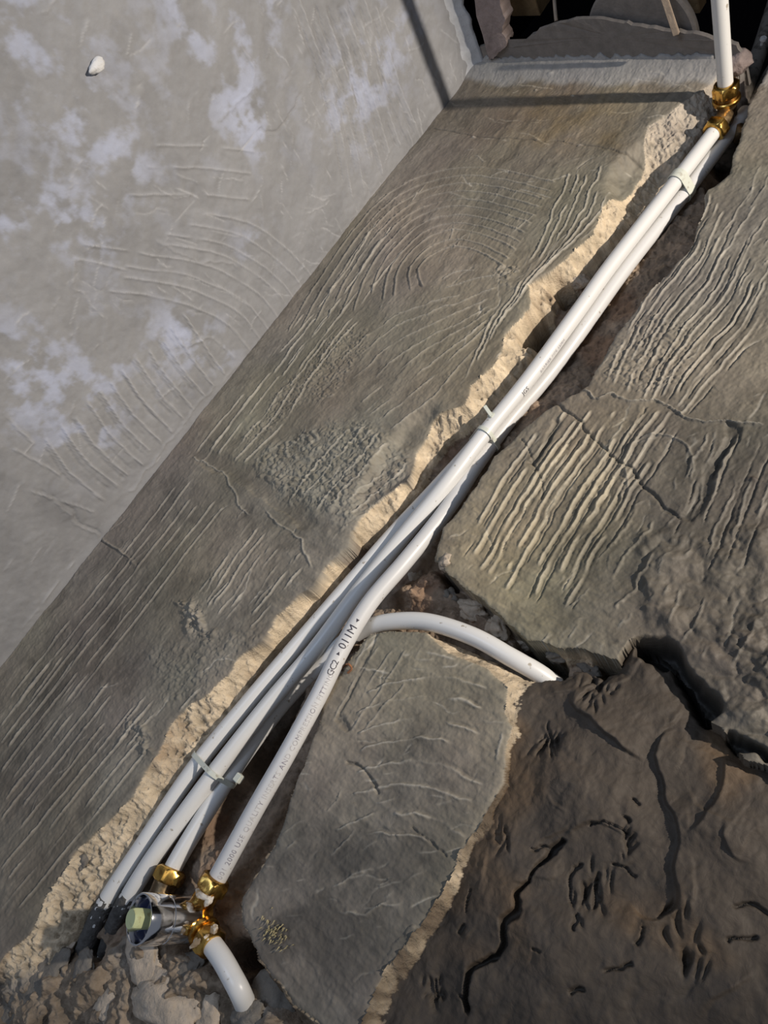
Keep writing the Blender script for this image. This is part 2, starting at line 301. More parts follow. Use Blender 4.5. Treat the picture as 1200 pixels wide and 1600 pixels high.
# own staining, damp dark and lighter areas; light falloff painted in at lower right
def stain_shade(pts, mul, soft=.03, rag=4, seed=0, n=.6):
    sd = f.poly(W2(pts), rag, soft*2); mk = sstep(-soft, soft, sd)*(1-n+n*sstep(-.5, .4, fbm(f.U, f.W, .03, 4, 200+seed))); f.C *= (1-mk*(1-np.array(mul)))[..., None] if np.ndim(mul) == 0 else 1-mk[..., None]*(1-np.array(mul))
stain_shade([(300,690),(520,830),(480,880),(330,850),(230,950),(0,1250),(0,1050),(150,850)], .72, seed=1)
stain_shade([(150,860),(250,760),(330,1000),(60,1250),(0,1150)], (.80,.78,.78), seed=2)
stain_shade([(470,1250),(560,1260),(740,1300),(700,1420),(560,1600),(470,1560),(380,1440)], .55, seed=3, n=.75)
stain_shade([(0,1200),(160,1160),(110,1340),(0,1500)], (.74,.71,.69), seed=4, n=.3)
stain_shade([(740,120),(1120,130),(1010,200),(985,240),(680,195)], (.88,.84,.80), seed=5, n=.4)
stain_shade([(800,150),(980,150),(960,230),(800,215)], (1.10,1.0,.80), seed=6, n=.7)
stain_shade([(690,830),(900,640),(1000,640),(960,900),(840,980),(720,910)], (1.18,1.14,1.0), seed=7, n=.3)
stain_shade([(1000,620),(1080,640),(1000,700),(940,600)], .7, seed=8)
stain_shade([(640,1160),(720,1170),(730,1260),(600,1290),(600,1200)], .72, .015, seed=9, n=.8)
stain_shade([(870,830),(960,760),(1060,640),(1260,600),(1400,1300),(1000,1120),(960,1020),(850,960)], .46, .04, seed=10, n=.25)  # light falloff painted in: slab darkened toward the lower right
stain_shade([(1100,150),(1250,100),(1250,420),(1120,300)], .85, seed=11)
# white paint cove merges onto top of the wall
top = sstep(.708, .722, f.W+f.DW*2.0+fbm(f.U, f.W, .02, 3, 87)*.003)*sstep(-.30, -.36, f.U)
f.C += (np.array((.44, .43, .42))-f.C)*(top*.65)[..., None]
f.H += .010*sstep(.70, .742, f.W)**2*sstep(-.33, -.40, f.U)
sm = sstep(.607, .616, f.W); f.H *= 1
for (px, py, r, c) in ((862,120,7,(190,186,180)),(895,152,4,(215,205,185)),(838,141,3,(180,170,155)),(1180,750,6,(60,50,45)),(742,212,5,(190,182,170)),(905,227,4,(170,160,150))):
    q = W2([(px, py)])[0]; S = f.sl(np.array([q]), .02); dd = np.hypot(f.U[S]-q[0]+f.DU[S], (f.W[S]-q[1]+f.DW[S])*1.7); g = np.exp(-(dd/(r*.0006))**2); f.H[S] += g*.002; f.C[S] += (np.array(lin(c))-f.C[S])*g[..., None]*.8
# ---- the chase: broken left edge, bed, right slab edge, branch to the right, island of plaster
left_out = [(1128,118),(1062,165),(1012,200),(1001,240),(985,275),(938,325),(928,362),(850,430),(828,445),(826,478),(792,520),(776,568),(735,602),(726,628),(668,655),(642,700),(632,745),(575,790),(550,830),(548,852),(512,880),(488,918),(432,958),(410,1000),(372,1028),(352,1060),(312,1092),(268,1132),(240,1185),(205,1245),(150,1300),(112,1338),(68,1400),(45,1455),(-10,1510)]
slab = [(1205,95),(1172,165),(1146,235),(1138,270),(1100,305),(1092,350),(1078,385),(1040,430),(1000,472),(960,530),(915,604),(868,632),(822,665),(775,712),(728,782),(690,828),(680,878),(722,915),(768,950),(828,1000),(880,1012),(960,1028),(985,1045)]
isl_r = [(915,1065),(850,1075),(842,1135),(792,1195),(790,1250),(745,1320),(700,1385),(640,1480),(590,1560),(560,1640)]
O = f.poly(W2(left_out+[(-40,1560),(-40,1700),(560,1700)]+isl_r[::-1]+slab[::-1]), .8, .2)
left_in = [(1150,130,.02),(1100,200,.02),(1052,255,.02),(1010,300,.02),(985,335,.02),(925,405,.02),(862,465,.018),(838,520,.018),(825,562,.018),(765,625,.018),(735,655,.018),(690,685,.018),(655,735,.018),(625,790,.018),(560,848,.018),(505,925,.018),(432,1000,.018),(372,1085,.018),(302,1175,.018),(250,1250,.018),(222,1300,.018),(180,1358,.018),(138,1420,.018),(95,1480,.018),(40,1560,.018)]
inner_r = [(p[0]+14, p[1]+2) for p in slab]
B = f.poly(np.vstack([W2(left_in), W2([(0,1700),(600,1700)]), W2([(p[0]+14, p[1]) for p in isl_r[::-1]]), W2(inner_r[::-1])]), 1.1, .2)
isl = [(505,1090),(545,1028),(575,996),(625,985),(668,988),(700,1022),(760,1045),(790,1075),(788,1110),(800,1135),(790,1185),(786,1225),(752,1280),(712,1350),(690,1385),(655,1440),(600,1520),(560,1600),(545,1660),(520,1620),(455,1560),(405,1505),(378,1445),(380,1400),(430,1320),(462,1235),(480,1180),(500,1130)]
isl_b = [(500,1085),(520,1060),(545,1020),(575,990),(625,980),(668,984),(720,1005),(800,1040),(845,1060),(850,1120),(838,1145),(800,1195),(798,1240),(760,1330),(720,1385),(680,1450),(620,1545),(580,1660),(500,1660),(440,1570),(398,1518),(368,1445),(374,1395),(425,1320),(458,1235),(476,1180),(497,1130)]
I = f.poly(W2(isl), .7, .1); IB = f.poly(W2(isl_b), .8, .1)
plas = (O < 0) | (I > 0)
base = f.H.copy()
t = np.clip(O/(O+np.maximum(-B, 0)+1e-6), 0, 1)
rough_e = fbm(f.U, f.W, .007, 4, 301)+.5*fbm(f.U, f.W, .0025, 2, 305)
band = -.0015-.017*t**.8+rough_e*.0030
crumb = fbm(f.U, f.W, .014, 4, 311); bedn = fbm(f.U, f.W, .05, 4, 321)
bed = -.034+bedn*.006+np.abs(crumb)*.0050+rough_e*.001
prof = np.where(B > 0, np.minimum(-.0185+rough_e*.0015, 0)*(1-sstep(0, .006, B))+bed*sstep(0, .006, B), band)
# island: raised again with a broken sandy flank
t2 = np.clip(IB/(IB+np.maximum(-I, 0)+1e-6), 0, 1)
flank = -.018*(1-t2)+rough_e*.0018
prof = np.where(IB > 0, np.maximum(prof, flank), prof)
h = np.where(O > 0, np.where(I > 0, base+.0005*np.sin(I*0), np.minimum(prof, .001)), base)
# soft rounded arris of plaster where it breaks
arr = np.where(O > 0, np.minimum(I, 1), -O); arr = np.where(I > 0, I, arr)
h -= np.where(plas, .0015*np.exp(-np.clip(arr, 0, 1)/.0018), 0)
f.H = h
K = np.where(plas, 0, np.where((B <= 0) | (IB > 0), 1, 2)); K = np.where((~plas) & (B > 0) & (B < .004) & (IB <= 0), 1, K)
# colours of the broken parts
sand = np.array(lin((208, 190, 163))); cs = np.zeros_like(f.C)+sand
cs *= (1+.22*rough_e+.12*crumb)[..., None]
cs += (np.array(lin((140,112,85)))-cs)*sstep(.1, .9, fbm(f.U, f.W, .03, 4, 331))[..., None]*.55
fr = sstep(.56, .66, f.W)                                     # upper end of the chase is greyer
cs += (np.array(lin((178,170,160)))-cs)*fr[..., None]*.7
cb = np.zeros_like(f.C)+np.array(lin((146, 129, 112))); cb *= (1+.3*crumb+.2*bedn)[..., None]
cb += (np.array(lin((136,106,84)))-cb)*(sstep(.2, .8, fbm(f.U, f.W, .045, 3, 341))*.6)[..., None]
dirt = sstep(.10, -.02, f.W+.03*bedn)*(I > -.05)*(I <= 0)*(.55+.45*sstep(-.8, 0, fbm(f.U, f.W, .018, 4, 351)))*(1-.75*np.exp(-((f.W+.072)/.018)**2)); cs += (np.array(lin((92,80,68)))-cs)*(dirt*.93)[..., None]
f.C = np.where((K == 1)[..., None], cs, np.where((K == 2)[..., None], cb, f.C))
# right-hand side of the chase bed, ochre shelf and bits under the slab corner
def pit(px, py, rx, ry, dep, ang=0, Y=.03, pw=3, rag=2., mortar=False):
    q = W2([(px, py, Y)])[0]; S = f.sl(np.array([q]), max(rx, ry)*1.8); a = math.radians(ang)
    du = f.U[S]-q[0]+f.DU[S]*rag*.5; dw = f.W[S]-q[1]+f.DW[S]*rag*.5; x = du*math.cos(a)+dw*math.sin(a); y = -du*math.sin(a)+dw*math.cos(a)
    g = np.exp(-((x/rx)**2+(y/ry)**2)**pw); mk = g > .3
    if dep > .02 and not mortar: g = g*(~plas)[S]; mk = g > .3
    f.H[S] -= dep*g
    if dep > .02: f.C[S] *= (1-.6*g)[..., None]
    K[S] = np.where((K[S] == 1) & mk, 2, K[S])
pit(843, 515, .011, .022, .05, 0, .02); pit(898, 455, .024, .010, .05, 15, .022); pit(930, 448, .012, .010, .06, 0, .03)
pit(1125, 285, .012, .02, .04, 20, .03); pit(1010, 300, .03, .04, .02, 0, .03)
pit(800, 500, .02, .04, .0, 0); pit(700, 905, .012, .006, .03, -20, .02); pit(842, 1018, .022, .011, .06, -20, .02); pit(945, 1042, .012, .007, .05, -10, .01)
pit(420, 1130, .018, .06, .03, 12, .03); pit(395, 1510, .02, .016, .05, 0, .03); pit(370, 1240, .02, .05, .02, 0, .03)
pit(130, 1490, .012, .010, .03, 0, .02); pit(640, 740, .02, .06, .012, 0, .03); pit(1165, 200, .03, .06, .05, 10, .03)
# the shelf of stones and mortar below the slab corner (between slab and branch pipe)
sh = f.poly(W2([(600,930),(680,880),(730,930),(830,1005),(800,1030),(720,960),(640,945)], .02), 1.2, .05); mk = sstep(-.006, .012, sh)*(O > 0)
f.H += mk*(.016+.006*crumb)
sh = f.poly(W2([(640,690),(760,640),(900,470),(1000,350),(1010,380),(870,600),(700,830),(600,900)], .035), 1.5, .05)
# dirt packed in the lower end of the chase
lo = f.poly(W2([(60,1505),(130,1500),(180,1450),(240,1470),(330,1500),(390,1540),(460,1590),(560,1640),(560,1800),(-100,1800),(-60,1530)], .0), 2., .06)
mk = sstep(-.008, .012, lo); rub = np.abs(fbm(f.U, f.W, .022, 4, 411)); rub2 = fbm(f.U, f.W, .009, 4, 421)
tgt = -.020+.012*rub+.0030*rub2+.0012*rough_e+.012*fbm(f.U, f.W, .07, 2, 431)
inch = (~plas) | (lo > 0.0); f.H = np.where(inch, f.H*(1-mk)+tgt*mk, f.H)
cr_ = np.array(lin((138,124,108)))*(1+.30*rub2)[..., None]*(1+.3*fbm(f.U, f.W, .03, 3, 441))[..., None]
cr_ = cr_+(np.array(lin((150,145,138)))-cr_)*sstep(.1, .6, fbm(f.U, f.W, .05, 3, 451))[..., None]*.6
f.C = np.where((inch & (lo > -.004))[..., None], f.C*(1-mk[..., None])+cr_*mk[..., None], f.C); K = np.where((lo > .002) & (I < 0), 2, K)
# ---- mortar smear, lower right
mudp = [(770,1090),(800,1062),(862,1050),(900,1045),(935,1050),(958,1030),(985,1000),(1030,1012),(1070,1055),(1110,1120),(1140,1160),(1200,1205),(1400,1300),(1400,1900),(480,1900),(540,1640),(580,1540),(630,1460),(690,1365),(745,1290),(775,1225),(780,1150)]
MU = f.poly(W2(mudp), 1.2, .12)
mm = MU > 0
lump = fbm(f.U, f.W, .09, 3, 501); lump2 = fbm(f.U, f.W, .03, 4, 511)
mh = -.006+.009*lump+.0018*lump2+.0004*n_f+.0011*np.abs(fbm(f.U, f.W*.6, .012, 4, 531))+.004*sstep(0, .1, MU)
mh = mh-.010*np.exp(-np.maximum(MU, 0)/.012)
mm = mm & (I <= 0); flk = mm & (flank+.0015*rough_e > mh) & (IB > 0)
f.H = np.where(mm, np.where(IB > 0, np.maximum(flank, mh), mh), f.H); mm = mm & ~flk; K = np.where(mm, 3, np.where(flk, 1, K))
f.C = np.where(flk[..., None], cs, f.C)
cm = np.array(lin((74, 66, 58)))*(1+.16*lump+.14*lump2)[..., None]
cm = cm+(np.array(lin((122,96,66)))-cm)*sstep(.1, .8, fbm(f.U, f.W, .06, 3, 521))[..., None]*.35
f.C = np.where(mm[..., None], cm, f.C)
T_ = lambda l: [(600+x/2, 1000+y/2) for x, y in l]
CM = (MU > 0)*1.
cliff(T_([(890,240),(860,300),(858,420),(880,500),(912,545),(910,700),(905,830),(855,878),(790,850),(760,790)]), .0045, .03, .8, seed=1)
cliff(T_([(1060,300),(1055,420),(1020,520),(960,590),(920,590)]), .004, .03, .5)
cliff(T_([(960,130),(1000,190),(1050,270),(1100,330),(1200,390)]), -.008, .02, .5)
cliff(T_([(770,80),(810,50),(890,60),(920,110),(960,140)]), .006, .05, .6)
cliff(T_([(1060,520),(1060,620),(1110,690),(1180,690)]), .003, .02, .5)
cliff(T_([(560,170),(620,230),(700,300),(760,340),(820,380)]), .005, .02, .8)
cliff(T_([(550,620),(640,570),(720,590),(760,640)]), .004, .015, .6)
groove(T_([(770,20),(850,30),(910,50),(940,110),(990,180),(1035,240)]), .0060, .03, .8, (.01,.009,.008), 1, .9)
groove(T_([(1060,285),(1110,320),(1170,345),(1210,385)]), .0042, .022, .8, (.01,.009,.008), 2, .9)
groove(T_([(560,615),(500,690),(470,740),(430,790),(415,850),(375,880),(365,950),(290,1020),(250,1080),(235,1160)]), .0019, .009, 1.0, (.02,.017,.014), 3, .7)
for i, l in enumerate(([(640,575),(700,575),(750,610)],[(610,700),(580,760),(590,830)],[(660,770),(640,850)],[(700,715),(780,730)],[(210,930),(240,880)],[(600,860),(600,940)],[(450,640),(520,650)],[(250,760),(240,840)],[(120,1060),(130,1130)],[(210,1100),(240,1160)],[(770,480),(800,510)],[(730,540),(760,560)],[(1090,840),(1200,870)],[(1060,940),(1160,940)],[(560,1110),(620,1100)],[(470,960),(500,970)],[(680,1020),(760,1010)],[(760,960),(820,900)])):
    l = l if len(l) > 2 else [l[0], ((l[0][0]+l[1][0])/2+4, (l[0][1]+l[1][1])/2-3), l[1]]
    groove(T_(l), .0010, .004, 1.5, (.03,.026,.022), i+4, .5)
# long soft folds where the float dragged the mortar
rg = random.Random(9)
for i in range(34):
    x = rg.uniform(640, 1200); y = rg.uniform(1080, 1600); a = math.radians(rg.choice((60, 75, 130, 40))+rg.gauss(0, 15)); l = rg.uniform(40, 130)
    if f.poly is None: break
    cliff([(x, y), (x+math.cos(a)*l*.5+rg.gauss(0, 9), y-math.sin(a)*l*.5+rg.gauss(0, 9)), (x+math.cos(a)*l, y-math.sin(a)*l)], rg.uniform(.0008, .0028), rg.uniform(.008, .02), rg.uniform(.5, 1.6))
# crumbly diggings in the mortar
rng = random.Random(4)
for cx, cy, sx, sy, n in ((510,320,60,40,26),(660,150,50,60,26),(900,880,60,60,10),(640,800,60,90,18),(350,600,30,40,10),(760,620,30,50,10),(130,1090,30,60,10),(950,1010,50,40,10)):
    for i in range(n):
        x = 600+(cx+rng.gauss(0, sx*.5))/2; y = 1000+(cy+rng.gauss(0, sy*.5))/2
        pit(x, y, rng.uniform(.0007, .0016), rng.uniform(.002, .006), rng.uniform(.002, .0045), rng.uniform(-10, 50), 0, 1, 1.5)
# small pits and crumbs in the sandy edge
for i in range(220):
    a = resample(left_out, 100)[rng.randrange(100)]; b = (a[0]+rng.uniform(8, 34), a[1]+rng.uniform(0, 26)); q = W2([b])[0]
    S = f.sl(np.array([q]), .008)
    if S: g = np.exp(-(((f.U[S]-q[0])/rng.uniform(.0012, .003))**2+((f.W[S]-q[1])/rng.uniform(.0012, .003))**2)); e_ = (K[S] == 1); f.H[S] -= .0028*g*e_; f.C[S] *= 1-(.45*g*e_)[..., None]
pu, pw_ = project(f.U, -f.H, f.W)
keep = (pu > -170) & (pu < 1370) & (pw_ > -200) & (pw_ < 1760); keep = keep[:-1, :-1] & keep[1:, 1:]
P = np.stack([f.U, -f.H, f.W], -1); Kf = K[:-1, :-1]
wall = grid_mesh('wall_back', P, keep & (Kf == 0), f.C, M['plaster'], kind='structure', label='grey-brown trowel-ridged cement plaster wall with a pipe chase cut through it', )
grid_mesh('broken_plaster_edge', P, keep & (Kf == 1), f.C, M['edge'], wall, label='sandy beige broken plaster edge along the chase')
grid_mesh('chase_bed', P, keep & (Kf == 2), f.C, M['bed'], wall, label='brown dusty masonry bed of the chase')
grid_mesh('mortar_smear', P, keep & (Kf == 3), f.C, M['mud'], wall, label='dark smeared mortar with torn folds and cracks')
def surf(px, py):                                            # point of the relief seen at a pixel (marching the ray)
    r = ray(px, py)
    for Y in np.arange(-.03, .12, .0005):
        q = CAM+(Y-CAM[1])/r[1]*r; i = int((q[0]-f.u0)/f.st); j = int((q[2]-f.w0)/f.st)
        if 0 <= i < len(f.u) and 0 <= j < len(f.w) and Y >= -f.H[j, i]: return q
    return at(px, py, 0)
# ------------------------------------------------------------------ left wall
g = Field(-0.74, 0.004, -0.42, .752, .0016)
g.dc = (196, 196, 198); g.C[:] = np.array(lin((153, 153, 155)))
nb = fbm(g.U, g.W, .2, 4, 603); nm = fbm(g.U, g.W, .05, 5, 613)
sl_ = fbm(g.U*.8+g.W*.6, (g.W*.8-g.U*.6)*.2, .010, 4, 641, .6)
g.H += nb*.0025+nm*.0006+sl_*.0003; g.C *= (1+.06*sl_)[..., None]; g.C *= (1-.09*sstep(.2, .6, fbm(g.U, g.W, .04, 5, 643)))[..., None]; g.C *= (1+.06*nb+.08*nm)[..., None]
kl = dict(w=.0011, h=.0017, dust=.4, rag=.25)
g.family(L2([(283,490),(320,545),(352,588)]), L2([(72,680),(115,738),(175,787)]), 12, .12, 31, gap=.1, w=.0011, h=.0026, dust=.5, rag=.25)
g.family(L2([(272,492),(310,548),(340,590)]), L2([(66,690),(105,745),(160,792)]), 12, .25, 32, gap=.3, w=.0012, h=-.0018, dust=.0, rag=.3)
g.family(L2([(230,225),(330,228),(420,240)]), L2([(200,300),(320,300),(400,310)]), 3, .2, 33, gap=.3, **kl)
g.family(L2([(300,330),(400,352),(470,410),(490,440)]), L2([(150,450),(260,465),(350,500),(400,555)]), 8, .15, 34, gap=.15, **kl)
g.family(L2([(120,380),(190,390),(250,400)]), L2([(110,400),(180,415),(250,430)]), 2, .1, 35, gap=.3, **kl)
g.family(L2([(455,-10),(490,90),(520,200),(545,330)]), L2([(570,-10),(600,90),(625,160),(660,240)]), 8, .2, 36, gap=.25, w=.0012, h=-.0034, dust=0, rag=.3)
g.family(L2([(465,-10),(500,90),(530,200),(552,330)]), L2([(580,-10),(610,90),(635,160),(668,240)]), 8, .2, 37, gap=.35, w=.0012, h=.0018, dust=.4, rag=.3)
g.family(L2([(0,640),(60,700)]), L2([(30,760),(150,800)]), 3, .2, 38, gap=.4, **kl)
g.family(L2([(100,900),(130,860)]), L2([(20,1000),(60,950)]), 3, .2, 39, gap=.5, **kl)
for l in ([(285,555),(330,530),(352,545),(365,560)],[(60,770),(110,810),(160,842)],[(240,370),(300,400),(370,420)],[(115,400),(110,450)],[(340,190),(370,160),(395,120),(370,60)],[(700,180),(650,235),(560,330),(480,430)],[(640,270),(560,370),(420,520),(330,610),(200,770)]):
    g.ridge(resample(L2(l), 20), w=.0013, h=.0015, rag=1.5, dust=.2, gap=.25, seed=len(l)*3)
for l in ([(60,762),(110,800),(165,845)],[(400,210),(450,190),(470,140)]):
    g.ridge(resample(L2(l), 20), w=.0013, h=-.002, rag=1.5, dust=0, gap=.1, seed=9)
chalk = np.array(lin((184, 190, 210)))
def chalkp(px, py, r, amt, st=1., ang=0):
    q = L2([(px, py)])[0]; a = math.radians(ang); du = g.U-q[0]; dw = g.W-q[1]; x = du*math.cos(a)+dw*math.sin(a); y = -du*math.sin(a)+dw*math.cos(a)
    mk = np.exp(-((x/r)**2+(y/(r*st))**2))*sstep(-.15, .55, fbm(g.U, g.W, .025, 5, 701, .62)); g.C += (chalk-g.C)*(mk*amt)[..., None]
for a in ((30,330,.07,.9,.5,30),(180,240,.05,.7,.6,0),(375,140,.05,.7,1,0),(390,200,.04,.9,.6,0),(290,20,.05,.8,.5,0),(560,150,.05,.7,1.6,0),(20,40,.06,.7,1,0),(400,20,.04,.8,1,0),(130,340,.05,.6,.5,0),(330,560,.03,.8,1.2,0),(280,520,.035,.9,1,0),(150,600,.07,.7,1,0),(30,560,.06,.7,.6,0),(90,170,.04,.7,.7,0),(400,380,.03,.6,1,0),(60,620,.05,.6,1,0),(130,690,.03,.7,1,0),(600,60,.05,.6,1.5,0),(200,150,.1,.35,1,0)): chalkp(*a)
scratches(g, L2, 170, (0, 0, 640, 900), 55, 21)
scratches(g, L2, 120, (400, 0, 720, 400), -68, 22)
scratches(g, L2, 60, (100, 250, 500, 500), -20, 23)
g.H += np.abs(fbm(g.U, g.W, .012, 4, 661))*.0008
q = L2([(50,770)])[0]; mk = np.exp(-(((g.U-q[0])/.12)**2+((g.W-q[1])/.02)**2)); g.C *= (1-.28*mk*sstep(-.6, .3, nm))[..., None]
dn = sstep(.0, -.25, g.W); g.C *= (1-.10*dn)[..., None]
g.C += (np.array(lin((170,160,140)))-g.C)*(sstep(-.02, 0, g.U+.3*0)*0)[..., None]
g.H *= sstep(0.002, -.012, g.U)*.9+.1
pu, pw_ = project(XL+g.H, g.U, g.W); keep = (pu > -200) & (pu < 1300) & (pw_ > -200) & (pw_ < 1800) & (g.W < .742+.0*pu)[:, :]; keep = keep[:-1, :-1] & keep[1:, 1:]
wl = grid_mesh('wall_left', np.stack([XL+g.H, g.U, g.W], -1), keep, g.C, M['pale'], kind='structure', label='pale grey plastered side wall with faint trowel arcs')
# ------------------------------------------------------------------ ceiling remnant, painted coves, dark void
ZC = .742
def slab_mesh(name, outline, z0, z1, mat, parent=None, bump=.0015, **k):          # flat ragged board with thickness
    n = len(outline); vs = [(x, y, z0+bump*mnoise.noise(Vector((x*60, y*60, 0)))) for x, y in outline]+[(x, y, z1) for x, y in outline]
    cx = sum(p[0] for p in outline)/n; cy = sum(p[1] for p in outline)/n; vs += [(cx, cy, z0), (cx, cy, z1)]
    fs = [(i, (i+1) % n, n+(i+1) % n, n+i) for i in range(n)]+[((i+1) % n, i, 2*n) for i in range(n)]+[(n+i, n+(i+1) % n, 2*n+1) for i in range(n)]
    return mesh(name, vs, fs, mat, parent, False, **k)
def rag(pts, n, amp, seed):
    p = resample(np.array(pts), n); r = random.Random(seed); return [(a[0]+r.uniform(-amp, amp), a[1]+r.uniform(-amp, amp)) for a in p]
ce = [tuple(atz(px, py, ZC)[:2]) for px, py in ((788,62),(800,74),(830,56),(862,38),(920,30),(965,34),(1000,42),(1060,50),(1112,60),(1150,72),(1162,92))]
out = rag(ce, 50, .0012, 3)
ceil_o = slab_mesh('ceiling', [(XL-.01, .02), (XL-.01, out[0][1]*.6)]+out+[(out[-1][0]+.004, .02)], ZC, ZC+.005, M['board'], kind='structure', label='narrow remnant of grey plastered ceiling with a curved broken edge')
pk = [tuple(atz(px, py, ZC-.002)[:2]) for px, py in ((765,92),(742,0),(735,-60),(772,-60),(783,5),(790,30),(786,50),(792,66),(784,78),(770,90))]
slab_mesh('plaster_strip', rag(pk+pk[:1], 40, .0012, 5)[:-1], ZC-.004, ZC+.014, M['pink'], ceil_o, label='pinkish ragged plaster strip along the side wall')
# void lining above: box added to keep the opening dark
bm = bmesh.new()
def box(bm, a, b):
    vs = [bm.verts.new((x, y, z)) for x in (a[0], b[0]) for y in (a[1], b[1]) for z in (a[2], b[2])]
    for q in ((0,1,3,2),(4,6,7,5),(0,4,5,1),(2,3,7,6),(0,2,6,4),(1,5,7,3)): bm.faces.new([vs[i] for i in q])
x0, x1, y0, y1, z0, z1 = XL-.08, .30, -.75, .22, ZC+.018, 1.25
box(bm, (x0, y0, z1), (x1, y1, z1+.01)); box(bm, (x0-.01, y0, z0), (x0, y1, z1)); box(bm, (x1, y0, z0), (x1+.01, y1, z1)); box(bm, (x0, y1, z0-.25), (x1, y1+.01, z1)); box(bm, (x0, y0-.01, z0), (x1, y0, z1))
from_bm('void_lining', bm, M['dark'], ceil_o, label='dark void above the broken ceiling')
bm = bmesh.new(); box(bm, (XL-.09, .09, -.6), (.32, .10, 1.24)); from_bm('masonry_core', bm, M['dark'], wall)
def cove(name, P0, P1, side, mat, n=60, rad=.014, seed=0, **k):
    """concave painted fillet swept from P0 to P1; side = (dir into room a, dir b)"""
    P0 = Vector(P0); P1 = Vector(P1); a, b = Vector(side[0]), Vector(side[1]); vs = []; fs = []; m_ = 6; rr = random.Random(seed)
    for i in range(n+1):
        c = P0.lerp(P1, i/n); ra = rad*(1+.35*mnoise.noise(Vector((i*.35, seed, 0)))+.12*rr.uniform(-1, 1)); rb = rad*(1+.25*mnoise.noise(Vector((i*.4, seed+5, 0))))
        for j in range(m_+1):
            t = j/m_*math.pi/2; vs.append(c+a*ra*(1-math.sin(t))+b*rb*(1-math.cos(t)))
        vs.append(c-a*.004-b*.004)
    w_ = m_+2
    for i in range(n):
        for j in range(w_): fs.append((i*w_+j, i*w_+(j+1) % w_, (i+1)*w_+(j+1) % w_, (i+1)*w_+j))
    fs += [tuple(range(w_)), tuple(range(n*w_, (n+1)*w_))]
    return mesh(name, vs, fs, mat, None, True, kind='structure', **k)
xe = at(1118, 105)[0]
M['cove'] = relief_mat('grey_white_cove', .85, .4, 300, .5, (.7, 1.15), .2, False, (.40, .385, .37))
cove('trim_1', (XL+.004, 0, ZC), (xe, 0, ZC), ((0, -1, 0), (0, 0, -1)), M['cove'], 90, .016, 1, label='rough whitish cove where the back wall meets the ceiling')
cove('trim_2', (XL, .0, ZC), (XL, -.42, ZC), ((0, 0, -1), (1, 0, 0)), M['paint'], 70, .022, 2, label='bluish white painted bead at top of the pale side wall')
# ------------------------------------------------------------------ tubes and pipes
def tube(path, r, sides=24, n=90, caps=True, wob=0.):
    p = resample(np.array(path), n); p = [Vector(q) for q in p]; vs = []; fs = []
    T = [(p[min(i+1, n)]-p[max(i-1, 0)]).normalized() for i in range(n+1)]
    u = T[0].cross(Vector((0, 1, 0)) if abs(T[0].y) < .95 else Vector((1, 0, 0))).normalized(); fr_ = []
    for i in range(n+1):
        u = (u-T[i]*u.dot(T[i])).normalized(); v = T[i].cross(u); rr = r[0]+(r[1]-r[0])*i/n if isinstance(r, tuple) else r
        fr_.append((p[i], u.copy(), v.copy(), T[i]))
        for j in range(sides): a = 2*math.pi*j/sides; vs.append(p[i]+(u*math.cos(a)+v*math.sin(a))*rr*(1+wob*mnoise.noise(p[i]*200+Vector((j, 0, 0)))))
    for i in range(n):
        for j in range(sides): fs.append((i*sides+j, i*sides+(j+1) % sides, (i+1)*sides+(j+1) % sides, (i+1)*sides+j))
    if caps: fs += [tuple(range(sides))[::-1], tuple(range(n*sides, (n+1)*sides))]
    return vs, fs, fr_
RP = .0075
def pipe(name, pts, mat, label, r=RP, n=120, **k):
    path = [at(*q) for q in pts]; vs, fs, fr_ = tube(path, r, 28, n)
    o = mesh(name, vs, fs, mat, None, True, label=label, cat='pipe', **k); return o, fr_
def print_on(parent, fr_, r, text, i0, size, ang, mat, name='printed_text', sp=1.0, flip=1):
    """flat print wrapped round a pipe: runs along the centre line from frame i0"""
    cu = bpy.data.curves.new('lettering', 'FONT'); cu.body = text; cu.size = size; cu.space_character = sp; cu.resolution_u = 2
    tmp = bpy.data.objects.new('lettering', cu); sc.collection.objects.link(tmp); bpy.context.view_layer.update()
    me = bpy.data.meshes.new_from_object(tmp.evaluated_get(bpy.context.evaluated_depsgraph_get())); bpy.data.objects.remove(tmp)
    L = [0.]
    for a, b in zip(fr_[i0:-1], fr_[i0+1:]): L.append(L[-1]+(b[0]-a[0]).length)
    bm = bmesh.new(); bm.from_mesh(me); bmesh.ops.triangulate(bm, faces=bm.faces)
    for _ in range(5):
        ed = [e for e in bm.edges if e.calc_length() > .0012]
        if not ed: break
        bmesh.ops.subdivide_edges(bm, edges=ed, cuts=1); bmesh.ops.triangulate(bm, faces=bm.faces)
    for v in bm.verts:
        s_ = v.co.x; k_ = max(0, min(len(L)-2, int(np.searchsorted(L, s_)-1))); t_ = (s_-L[k_])/(L[k_+1]-L[k_]); A = fr_[i0+k_]; Bf = fr_[i0+k_+1]
        c = A[0].lerp(Bf[0], t_); tv = A[3].lerp(Bf[3], t_).normalized()
        view = (Vector(CAM)-fr_[(i0+len(fr_))//2][0]).normalized()
        e1 = (view-tv*view.dot(tv)).normalized(); e2 = e1.cross(tv)*flip                    # e1 out of the wall, e2 across
        a = (v.co.y-size*.35)/r+ang; v.co = c+(e1*math.cos(a)+e2*math.sin(a))*(r+.00022)
    o = from_bm(name, bm, mat, parent); return o
def fidx(fr_, px, py):
    best = min(range(len(fr_)), key=lambda i: (lambda q: (q[0]-px)**2+(q[1]-py)**2)(project(*[np.array(c) for c in fr_[i][0]]))); return best
